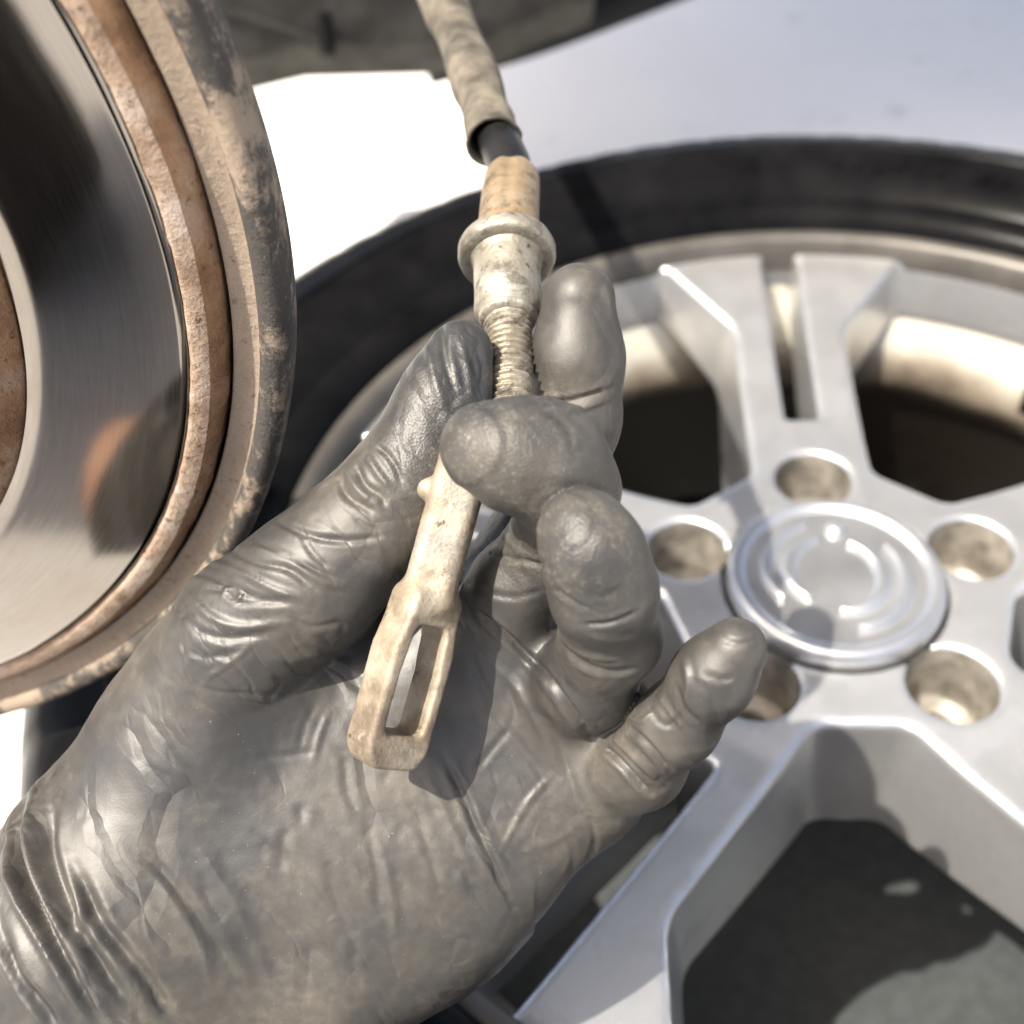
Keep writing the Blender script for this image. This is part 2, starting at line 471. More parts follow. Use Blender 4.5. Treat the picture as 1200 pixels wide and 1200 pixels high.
# ------------------------------------------------------------------ wheel lying on the floor
def build_wheel():
    c = W3(C3(977.3, 682.7, 476.5))                 # middle of the lug face
    root = empty('alloy_wheel', (c[0], c[1], c[2]))
    tag(root, 'silver five double-spoke alloy wheel with black tyre lying face up on the floor', 'wheel')
    lug = W3(C3(952, 553, 476.5 / 1)) ; 
    # lug direction from the photograph: intersect that pixel's ray with the lug plane
    d = C3(952, 553, 1); t = (C3(977.3, 682.7, 476.5) @ UP) / (d @ UP); q = W3(d * t) - c
    a0 = math.atan2(q[1], q[0])
    vox = 1.5
    lo = (-236, -236, -64); hi = (236, 236, 34)
    G = grid(lo, hi, vox)
    x, y, z = G
    r = np.sqrt(x*x + y*y); th = np.arctan2(y, x) - a0
    per = 2 * math.pi / 5
    sp = (th + per/2) % per - per/2                 # angle from nearest spoke axis
    s = r * np.cos(sp); qv = np.abs(r * np.sin(sp))
    win = per/2 - np.abs(sp)                        # angle from window axis
    u = r * np.cos(win); v = r * np.sin(win)
    Ht = np.where(r < 95, 0, 17 * np.clip((r - 95) / 130, 0, 1)**1.25)
    Tk = 58 - 24 * np.clip((r - 80) / 140, 0, 1)
    # window outline
    hw = 27.5 + 1.0 * np.clip((r - 80) / 110, 0, 1)
    w = smax(72 - u, hw - qv, 5)
    A = np.array([172.0, 28.5])    # (along spoke, off spoke)
    B = np.array([222.0, 65.0])
    nd = np.array([B[1]-A[1], -(B[0]-A[0])]); nd /= np.linalg.norm(nd)
    w = smax(w, (s - A[0]) * nd[0] + (qv - A[1]) * nd[1], 5)
    w = smax(w, r - 230, 4)
    dep = Ht - z
    body = smax(smax(z - Ht, -(z - Ht) - Tk, 3), r - 234, 3)
    D = smax(body, -(w + .16 * dep), 3.2)
    # slot between the two arms of a spoke
    sw = 8.3 + 1.2 * np.clip((s - 108) / 110, 0, 1)
    sl = smax(smax(107 - s, s - 230, 3), qv - sw, 3)
    D = smax(D, -(sl + .03 * dep), 2.4)
    # lug pockets and centre bore
    lx = r * np.cos(sp) - 65; ly = r * np.sin(sp)
    lr = np.sqrt(lx*lx + ly*ly)
    D = smax(D, -smax(lr - 17.8 + .04 * dep, -z - 34, 2), 2.2)
    D = smax(D, -smax(lr - 8.5, z - 40, 1), 1)
    D = smax(D, -smax(r - 47.6, -z - 14, 1), 1.5)
    D = smax(D, -smax(r - 72, z + 40, 1), 2)
    # raised pad round each lug hole
    D = np.ascontiguousarray(np.broadcast_to(D, (x.shape[0], y.shape[1], z.shape[2]))).astype(np.float32)
    V, Q = nets(D, np.array(lo, float), vox)
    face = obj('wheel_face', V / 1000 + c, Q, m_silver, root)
    for k in range(5):
        ang = a0 + per * k
        pc = c + np.array([65 * math.cos(ang), 65 * math.sin(ang), 0]) / 1000
        V, Fc = lathe([(-1.4, 18.0), (-4, 17.2), (-28, 16.2), (-31, 15.2), (-31.4, 9.5), (-33.5, 8.2), (-60, 8.2)], pc, (0, 0, 1), 40)
        obj('lug_bore', V, Fc, m_bore, root)
    # barrel and lip
    prof = [(4, 231), (9, 232.5), (11, 234), (11.5, 236), (11, 237), (10, 237.5), (8, 237), (12, 236), (6, 234), (-20, 232), (-28, 222), (-55, 217), (-62, 226), (-160, 229),
            (-172, 240), (-176, 241), (-177, 236), (-165, 226), (-70, 222), (-58, 212), (-50, 211), (-30, 215), (-18, 226), (4, 231)]
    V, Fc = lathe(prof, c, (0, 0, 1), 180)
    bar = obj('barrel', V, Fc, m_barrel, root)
    V, Fc = lathe([(8, 229.0), (16, 229.5), (24, 231.2), (26.2, 233), (27.4, 236), (27.0, 239), (23, 243.6), (20, 242)], c, (0, 0, 1), 180)
    obj('rim_lip', V, Fc, m_lip, root)
    # tyre
    prof = [(14, 237), (24, 238.4), (30.5, 240.5), (35, 245), (37.5, 250), (38.5, 254), (40, 255.5), (45, 262), (49.5, 272), (52, 284), (52.4, 287), (54, 288.5), (54, 291), (52.2, 292.5),
            (51.0, 302), (48, 311), (44, 318), (39, 324), (32, 329), (20, 334), (0, 337.5), (-30, 339), (-130, 339), (-165, 336), (-190, 326), (-199, 310), (-200, 290), (-196, 265), (-180, 246), (-168, 240)]
    nseg = 336
    def rf(t, thh, i):
        # shoulder lugs: shallow grooves across the shoulder
        if t > 46 and i < 14: return 0
        if 14 <= i <= 24:
            ph = (thh / (2*math.pi) * 84) % 1
            return -1.1 if ph < .24 else 0
        return 0
    V, Fc = lathe(prof, c, (0, 0, 1), nseg, rfun=rf)
    # fine ring and size marks moulded on the sidewall
    ty = obj('tyre', V, Fc, m_rubber, root); sharp(ty, 28)
    for i in range(14):
        an = a0 + math.radians(-33 + i * 2.35 + (5 if i > 12 else 0)); 
        if i in (5, 12, 18): continue
        V = []; rr = 268 + (i % 3)
        for dr in (0, 6.5):
            for da in (-.45, .4):
                for h in (-3, .9):
                    R = rr + dr; zz = 46.2 + (R - 262) * .42 + h
                    V.append(c + np.array([R * math.cos(an + math.radians(da)), R * math.sin(an + math.radians(da)), zz]) / 1000)
        obj('moulded_mark', V, [(0, 1, 3, 2), (4, 6, 7, 5), (0, 4, 5, 1), (2, 3, 7, 6), (1, 5, 7, 3), (0, 2, 6, 4)], m_rubber, ty, smooth=False)
    # centre cap
    V, Fc = lathe([(-13, 45), (-2, 45.8), (2.5, 45.7), (5.2, 45.0), (6.8, 43.2), (7.0, 41.2), (6.2, 39.4), (4.9, 38.2), (4.7, 36.5), (5.3, 20), (5.7, .01)], c, (0, 0, 1), 96)
    cap = obj('centre_cap', V, Fc, m_cap, root)
    def arc(a1, a2, r1, r2, w, name='emblem_arc', zz=3.6):
        n = 26; V = []; Fc = []
        for i in range(n + 1):
            t = i / n; a = math.radians(a1 + (a2 - a1) * t); rr = r1 + (r2 - r1) * t
            ww = w * math.sin(math.pi * min(1, max(.04, .04 + .96 * t)))**.6 if t < 1 else .2
            ring = [(-ww, -1.5), (-ww * .7, zz*.75 - 1.0), (0, zz*.75), (ww * .7, zz*.75 - 1.0), (ww, -1.5)]
            for (o, h) in ring:
                V.append(c + np.array([(rr + o) * math.cos(a), (rr + o) * math.sin(a), 5.2 + h]) / 1000)
        for i in range(n):
            for j in range(4): Fc.append((i*5+j, i*5+j+1, (i+1)*5+j+1, (i+1)*5+j))
        o = obj(name, V, Fc, m_cap, cap)
    arc(95, 222, 21, 19, 4.6); arc(100, 205, 30.5, 28, 3.8)
    arc(58, -100, 19, 21, 4.6); arc(28, -88, 28, 30.5, 3.8)
    V, Fc = lathe([(4, 4.4), (7, 4.0), (8.2, 2.6), (8.5, .01)], c + np.array([26 * math.cos(1.31), 26 * math.sin(1.31), 0]) / 1000, (0, 0, 1), 24)
    obj('emblem_knob', V, Fc, m_cap, cap)
    # clip-on balance weight on the inside of the barrel
    an = a0 - math.radians(42)
    V = []
    for da in (-4, 4):
        for R in (211, 219):
            for h in (-47, -18): V.append(c + np.array([R * math.cos(an + math.radians(da)), R * math.sin(an + math.radians(da)), h]) / 1000)
    bw = obj('balance_weight', V, [(0, 1, 3, 2), (4, 6, 7, 5), (0, 4, 5, 1), (2, 3, 7, 6), (1, 5, 7, 3), (0, 2, 6, 4)], m_black, root, smooth=False)
build_wheel()
def build_dark_sheet():
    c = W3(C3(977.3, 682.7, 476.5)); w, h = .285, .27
    m = mat_simple('dark_grey_sheet', (.040, .045, .047), .75, 0, .15, 120, .0015, .3)  # added dark sheet covering the pale floor inside the wheel
    bm = bmesh.new(); bmesh.ops.create_cube(bm, size=1)
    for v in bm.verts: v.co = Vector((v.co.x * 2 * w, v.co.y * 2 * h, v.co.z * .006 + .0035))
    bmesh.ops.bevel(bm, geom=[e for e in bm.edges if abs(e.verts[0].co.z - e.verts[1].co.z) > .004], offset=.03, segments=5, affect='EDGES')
    me = bpy.data.meshes.new('dark_floor_sheet'); bm.to_mesh(me); bm.free(); me.materials.append(m)
    o = bpy.data.objects.new('dark_floor_sheet', me); o.location = (c[0], c[1], 0); COL.objects.link(o)
    tag(o, 'dark grey sheet on the floor, seen through the lower spoke opening of the wheel', 'mat')
build_dark_sheet()

# ------------------------------------------------------------------ brake disc and dust shield
KD = 1.08
def build_disc():
    nC = np.array([-.01816, -.71259, .70135]); nC /= np.linalg.norm(nC)
    cC = C3(-704.9, 295, 228.5) * KD
    c = W3(cC); ax = MC @ nC; ax[2] = 0; ax /= np.linalg.norm(ax)      # axle points at the viewer
    k = KD
    root = empty('brake_disc', c); tag(root, 'worn shiny brake disc with rusty outer edge mounted on the hub', 'brake disc')
    n = 360
    rng = np.random.RandomState(3)
    V, Fc = lathe([(-.2, 124.0*k), (0, 124.6*k), (0, 130*k), (0, 140*k), (0, 150*k), (0, 158*k), (-.15, 159.6*k), (-.8, 160.1*k)], c, ax, n)
    face = obj('friction_face', V, Fc, m_disc, root)
    # rotate so the material's radial axes are local X/Z : the axle lies almost along world Y
    j1 = lambda t, th, i: (.55 * mnoise.noise(Vector((math.cos(th)*22, math.sin(th)*22, i*2.1))) + .6 * mnoise.noise(Vector((math.cos(th)*70, math.sin(th)*70, i*2.1 + 7))))
    V, Fc = lathe([(-1.0, 160.0*k), (.5, 160.7*k), (.75, 161.4*k), (.5, 163.4*k), (.1, 164.8*k)], c, ax, n, rfun=lambda t, th, i: j1(t, th, i) if i in (1,) else j1(t, th, i) * .3)
    obj('worn_edge_lip', V, Fc, m_rust, root)
    V, Fc = lathe([(.1, 164.75*k), (-1.0, 166.0*k), (-2.6, 167.3*k), (-3.8, 167.9*k), (-9, 168.1*k), (-22, 168.1*k), (-23, 167*k), (-23, 130*k)], c, ax, n, rfun=lambda t, th, i: j1(t, th, i) * (1 if i > 1 else .3))
    obj('outer_edge', V, Fc, m_rust2, root)
    # hub hat
    V, Fc = lathe([(-6, 124.2*k), (-1, 123.9*k), (1.0, 123.2*k), (2.5, 121.5*k), (5, 119.5*k), (9, 117*k), (14, 112*k), (17, 104*k), (18, 90*k), (18, 40*k), (18, 30*k), (10, 29*k), (10, .01)], c, ax, 180)
    obj('hat', V, Fc, m_rust2, root)
    # dust shield: channel + rolled rim, behind and around the disc
    sr = empty('dust_shield', c + (-ax) * .02); tag(sr, 'dusty tan backing plate with patchy black rolled rim behind the brake disc', 'dust shield')
    V, Fc = lathe([(-5.2, 168.95*k), (-4.6, 169.2*k), (-4.4, 169.8*k), (-4.5, 172*k), (-4.2, 174.2*k), (-3.4, 175.2*k)], c, ax, n)
    obj('plate', V, Fc, m_shield, sr)
    V, Fc = lathe([(-30, 40*k), (-30, 160*k), (-28, 168.5*k), (-12, 168.7*k), (-5.2, 168.95*k)], c, ax, n)
    obj('inner_channel', V, Fc, m_gap, sr)  # channel wall coloured dark so the gap reads as deep shade
    V, Fc = lathe([(-3.4, 175.1*k), (-1.8, 175.9*k), (-.8, 177*k), (-.5, 178.6*k), (-1.0, 180.2*k), (-2.2, 181.3*k), (-4.2, 181.9*k), (-9, 182.1*k), (-14, 181.8*k), (-14, 179*k), (-6, 178.5*k), (-5.6, 175.5*k)], c, ax, n)
    obj('rolled_rim', V, Fc, m_shrim, sr)
    V, Fc = lathe([(-25, 20*k), (-25, 60*k), (-60, 62*k), (-62, 20*k)], c, ax, 64)
    obj('hub_carrier', V, Fc, m_gap, sr)
build_disc()

# ------------------------------------------------------------------ handbrake cable
def build_cable():
    A = lambda px, py, d: at(px, py, d)
    root = empty('handbrake_cable', A(598, 425, 272))
    tag(root, 'dusty handbrake cable end with flange, thread and slotted metal eye held in the glove', 'brake cable')
    # metal fitting: straight axis from flange to thread
    p0 = A(594, 300, 294); p1 = A(597, 480, 265)
    ax = (p0 - p1); L = np.linalg.norm(ax) * 1000; ax /= np.linalg.norm(ax)
    pxmm = .2205
    # threaded shank, t measured upward from p1
    n = 64; V = []; Fc = []; rows = 150; t0, t1 = -14, L - 22
    u = np.cross(ax, [1, 0, 0]); u /= np.linalg.norm(u); w = np.cross(ax, u)
    for i in range(rows + 1):
        t = t0 + (t1 - t0) * i / rows
        for j in range(n):
            th = 2*math.pi*j/n
            ph = (t / 2.0 - th / (2*math.pi)) % 1
            rr = 5.6 + .5 * math.sin(ph * 2*math.pi) + .32 * mnoise.noise(Vector((math.cos(th)*2.2, math.sin(th)*2.2, t*.5)))
            V.append(p1 + (ax * t + (u*math.cos(th) + w*math.sin(th)) * rr) / 1000)
    for i in range(rows):
        for j in range(n): k = (j+1) % n; Fc.append((i*n+j, i*n+k, (i+1)*n+k, (i+1)*n+j))
    obj('threaded_shank', V, Fc, m_thread, root)
    rough = lambda t, th, i: .18 * mnoise.noise(Vector((math.cos(th)*2.5, math.sin(th)*2.5, t*.5)))
    b = L
    V, Fc = lathe([(b-23.6, 5.4), (b-23.4, 7.0), (b-22.4, 7.5), (b-21.6, 7.0), (b-21.0, 6.9), (b-20.4, 8.0), (b-19.6, 8.6), (b-14, 8.6), (b-9, 8.7), (b-4, 8.8), (b-2.6, 9.2), (b-1.6, 9.9)], p1, ax, 72, rfun=rough)
    obj('barrel_sleeve', V, Fc, m_sleeve, root)
    V, Fc = lathe([(b-2.0, 9.6), (b-1.9, 11.8), (b-1.4, 12.6), (b-.2, 13.0), (b+1.8, 13.0), (b+3.0, 12.5), (b+3.8, 11.0), (b+5.2, 9.4)], p1, ax, 72, rfun=lambda t, th, i: .12 * mnoise.noise(Vector((math.cos(th)*3, math.sin(th)*3, t))))
    obj('flange', V, Fc, m_sleeve, root)
    # crimped ferrule leans slightly to the right
    f0 = p1 + ax * (b + 4) / 1000; f1 = A(600, 208, 317)
    fa = f1 - f0; fl = np.linalg.norm(fa) * 1000; fa /= np.linalg.norm(fa)
    def crimp(t, th, i):
        return rough(t, th, i) + (-.75 * max(0, math.cos(3 * th))**4 if t > 4 else 0)
    V, Fc = lathe([(-1, 9.6), (1.5, 8.9), (4, 8.5), (6, 8.4), (fl*.35, 8.35), (fl*.6, 8.2), (fl*.8, 8.1), (fl*.95, 8.0), (fl-.4, 7.6), (fl, 6.9), (fl, 5)], f0, fa, 72, rfun=crimp)
    obj('ferrule', V, Fc, m_ferrule, root)
    # black sheath into the dusty hose
    pts = spline([f1 - fa * .004, A(597, 195, 320), A(584, 163, 330), A(568, 116, 345), A(544, 50, 366)], 8)
    V, Fc = tube(pts, [6.3] * len(pts), 40)
    obj('inner_sheath', V, Fc, m_sheath, root)
    hp = spline([A(579, 167, 329), A(566, 120, 343), A(540, 50, 366), A(505, -30, 404), A(470, -110, 455), A(430, -200, 520), A(380, -330, 640)], 10)
    m = len(hp)
    rad = [7.7 + .55 * math.sin(i * .55) * (1 if i > 6 else .3) + (.8 if i < 1 else 0) for i in range(m)]
    rfh = lambda i, th: .45 * mnoise.noise(Vector((math.cos(th)*2, math.sin(th)*2, i*.5))) + .25 * mnoise.noise(Vector((math.cos(th)*6, math.sin(th)*6, i*1.5)))
    V, Fc = tube(hp, rad, 48, rfh)
    Fc = Fc[:-2]                                   # open end, then an inner wall
    V2, F2 = tube(hp[:9], [r - 1.1 for r in rad[:9]], 48)
    off = len(V); F2 = [tuple(off + k for k in f)[::-1] for f in F2[:-2]]
    Fc += F2 + [(j, (j+1) % 48, off + (j+1) % 48, off + j)[::-1] for j in range(48)]
    obj('outer_hose', np.vstack([V, V2]), Fc, m_hose, root)

    # slotted eye
    e0 = C3(447, 897, 250); e1 = C3(536, 574, 254)
    a = e1 - e0; Lc = np.linalg.norm(a); a /= np.linalg.norm(a)
    al = math.radians(43)
    view = np.array([0, 0, 1.0]); fz = view - a * (view @ a); fz /= np.linalg.norm(fz)
    rt = np.cross(a, fz)                                   # rightwards
    if rt[0] < 0: rt = -rt
    tv = fz * math.cos(al) + rt * math.sin(al)             # hole axis
    wv = rt * math.cos(al) - fz * math.sin(al)             # across the two arms
    vox = .4
    lo = (-13, -12, -5); hi = (13, 12, Lc + 16)
    G = grid(lo, hi, vox); x, y, z = G                      # x across arms, y hole axis, z along
    def rbox(px, py, pz, hx, hy, hz, r):
        dx, dy, dz = np.abs(px)-hx+r, np.abs(py)-hy+r, np.abs(pz)-hz+r
        return np.sqrt(np.maximum(dx, 0)**2+np.maximum(dy, 0)**2+np.maximum(dz, 0)**2) + np.minimum(np.maximum(np.maximum(dx, dy), dz), 0) - r
    EL = 40.0
    taper = np.clip((z - 27) / 14, 0, 1)
    D = rbox(x * (1 + .35 * taper), y, z - EL/2, 8.8, 4.9, EL/2, 1.5)
    # bottom corners chamfered
    D = smax(D, (np.abs(x) * .8 - z * .6 - 4.6), 1.6)
    slot = rbox(x * (1 + .25 * np.clip((z-22)/12, 0, 1)), y * .5, z - 20.5, 5.5, 20, 12.6, 2.2)
    D = smax(D, -slot, 1.2)
    ca_, sa_ = math.cos(.75), math.sin(.75)
    xr, yr = np.abs(x*ca_ + y*sa_), np.abs(-x*sa_ + y*ca_)
    sh = smax(np.sqrt(xr**2 + yr**2) - 6.9, smax(xr - 6.1, yr - 5.6, 1.2), .8)
    sh = smax(sh, 37 - z, 2.5)
    sh = smax(sh, z - (Lc + 10), 2)
    D = smin(D, sh, 4.0)
    # ear at the top end
    ear = np.sqrt((x + 5.0)**2 + (y + 4.4)**2 + (z - Lc + 1.5)**2) - 2.7
    D = smin(D, ear, 1.6)
    D = np.ascontiguousarray(np.broadcast_to(D, (x.shape[0], y.shape[1], z.shape[2]))).astype(np.float32)
    V, Q = nets(D, np.array(lo, float), vox)
    N = normals(V, Q)
    V = V + N * (.14 * vnoise(V, .2, 1) + .08 * vnoise(V, .9, 2))[:, None]
    R = np.stack([wv, tv, a], 1)
    Vc = V @ R.T + e0
    if np.linalg.det(R) < 0: Q = Q[:, ::-1]
    obj('slotted_eye', W3(Vc), np.ascontiguousarray(Q), m_zinc, root)
build_cable()

# ------------------------------------------------------------------ gloved hand
def build_hand():
    P = lambda px, py, d, r: (C3(px, py, d), r * d / F)
    vox = .54
    lo = np.array([-172, -180, -322.0]); hi = np.array([72, 70, -207.0])
    G = grid(lo, hi, vox)
    shp = (G[0].shape[0], G[1].shape[1], G[2].shape[2])
    D = np.full(shp, 60, np.float32)
    def window(pts, pad):
        sl = []
        for k in range(3):
            mn = min(p[k] - r for p, r in pts) - pad; mx = max(p[k] + r for p, r in pts) + pad
            i0 = int(np.clip((mn - lo[k]) / vox, 0, shp[k] - 2)); i1 = int(np.clip((mx - lo[k]) / vox, i0 + 2, shp[k])); sl.append(slice(i0, i1))
        return tuple(sl), (G[0][sl[0]], G[1][:, sl[1]], G[2][:, :, sl[2]])
    def add(pts, k, kin=5, pad=None):
        """smoothly join a tapered chain into the volume"""
        sl, g = window(pts, k + 4 if pad is None else pad)
        d = None
        for (a, ra), (b, rb) in zip(pts[:-1], pts[1:]):
            c = cone(g, a, b, ra, rb); d = c if d is None else smin(d, c, kin)
        D[sl] = smin(D[sl], d, k)
    def blob(px, py, d, rx, ry, rz, k):
        q = d / F; c = C3(px, py, d); r = max(rx, ry, rz) * q
        sl, g = window([(c, r)], k + 4)
        D[sl] = smin(D[sl], ellip(g, c, (rx*q, ry*q, rz*q)), k)
    # palm: metacarpal rays fanned from the wrist, thenar and hypothenar pads, forearm in the loose cuff
    Wst = [P(75, 1075, 292, 95), P(110, 1150, 292, 95), P(170, 1200, 292, 95), P(230, 1250, 292, 90)]
    kn = [P(560, 720, 287, 62), P(615, 765, 286, 62), P(655, 835, 286, 60), P(690, 920, 284, 56)]
    for a, b in zip(Wst, kn): add([a, b], 14)
    add([P(560, 740, 287, 60), P(690, 915, 285, 56)], 10)
    blob(262, 880, 285, 125, 150, 74, 18); blob(470, 1010, 290, 160, 130, 84, 18); blob(330, 1040, 290, 200, 150, 90, 18)
    add([P(185, 940, 289, 105), P(120, 1060, 291, 120)], 14)
    add([P(155, 1085, 292, 165), P(-140, 1385, 300, 176)], 18)
    # thumb
    add([P(225, 850, 283, 84), P(290, 742, 273, 80)], 14)
    add([P(225, 850, 283, 84), P(290, 742, 273, 80), P(362, 684, 268, 76), P(432, 620, 267, 67), P(482, 552, 265, 55), P(520, 474, 264, 48), P(540, 412, 265, 37)], 1.2, 9)
    add([P(405, 735, 290, 52), P(540, 730, 291, 54)], 6)          # web below the thumb
    # fingers: first bone blends into the palm, the rest stays separate
    idx = [P(560, 715, 288, 60), P(615, 655, 296, 54), P(652, 575, 294, 53), P(670, 490, 284, 52), P(676, 420, 279, 50), P(678, 352, 276, 43)]
    mid = [P(612, 760, 284, 60), P(602, 690, 272, 50), P(655, 632, 264, 52), P(664, 572, 243, 56), P(640, 540, 236, 65), P(594, 531, 234, 58), P(564, 523, 235, 46)]
    rng = [P(655, 830, 282, 58), P(690, 795, 264, 55), P(716, 745, 246, 53), P(708, 692, 231, 57), P(693, 645, 225, 54), P(681, 622, 226, 49)]
    pky = [P(690, 915, 284, 56), P(748, 893, 270, 52), P(793, 848, 253, 45), P(837, 793, 241, 43), P(862, 760, 237, 36)]
    for fgr in (idx, mid, rng, pky): add(fgr[:2], 6)
    for fgr in (idx, mid, rng, pky): add(fgr, .45, 6)
    V, Q = nets(D, lo, vox)
    root = build_hand_body(D, lo, vox)
    # ---- glove surface: wrinkles as displacement
    N = normals(V, Q)
    pxy = np.stack([600 + F * V[:, 0] / -V[:, 2], 600 - F * V[:, 1] / -V[:, 2]], 1)
    mmpx = -V[:, 2] / F
    view = -V / np.linalg.norm(V, axis=1)[:, None]
    facing = np.clip(((N * view).sum(1) + .15) / .35, 0, 1)
    disp = np.zeros(len(V))
    # loose film: broad, slightly directional undulation
    palmw = np.clip((pxy[:, 1] - 600) / 200, 0, 1)
    ca, sa = math.cos(math.radians(56)), math.sin(math.radians(56))
    U = np.stack([(V[:, 0]*ca - V[:, 1]*sa) * .35, (V[:, 0]*sa + V[:, 1]*ca) * 1.0, V[:, 2] * .6], 1)
    tip = np.clip((np.array(pxy[:, 0]) - 600) / 80, 0, 1)
    disp += .55 * vnoise(V, .045, 1) + palmw * (.9 * vnoise(U, .07, 2) - .25 * np.abs(vnoise(U, .16, 3)))
    disp += .10 * vnoise(V, .35, 4)
    segd = lambda p, a, b: np.linalg.norm(p - (a + np.clip(((p - a) @ (b - a)) / max(1e-6, (b - a) @ (b - a)), 0, 1)[:, None] * (b - a)), axis=1)
    def wr(pts, width, h, zr=None):
        pts = spline(np.array(pts, float), 5) if len(pts) > 2 else np.array(pts, float)
        lo2 = pts.min(0) - 60; hi2 = pts.max(0) + 60
        m = ((pxy > lo2) & (pxy < hi2)).all(1) & (facing > 0)
        if zr is not None: m &= (-V[:, 2] > zr[0]) & (-V[:, 2] < zr[1])
        i = np.nonzero(m)[0]
        if not len(i): return
        p = pxy[i]; dm = np.full(len(i), 1e9); tt = np.zeros(len(i)); L = len(pts) - 1
        for k in range(L):
            d = segd(p, pts[k], pts[k+1]); better = d < dm
            dm[better] = d[better]; tt[better] = (k + .5) / L
        d = dm * mmpx[i]
        fade = np.clip(np.minimum(tt, 1 - tt) / .18, .15, 1)
        width = width * .85
        g = 1.12 * np.exp(-(d / width)**(1.3 if abs(h) < 1.5 else 1.9)) - .3 * np.exp(-((d - 1.9 * width) / width)**2)
        disp[i] += h * g * fade * facing[i]
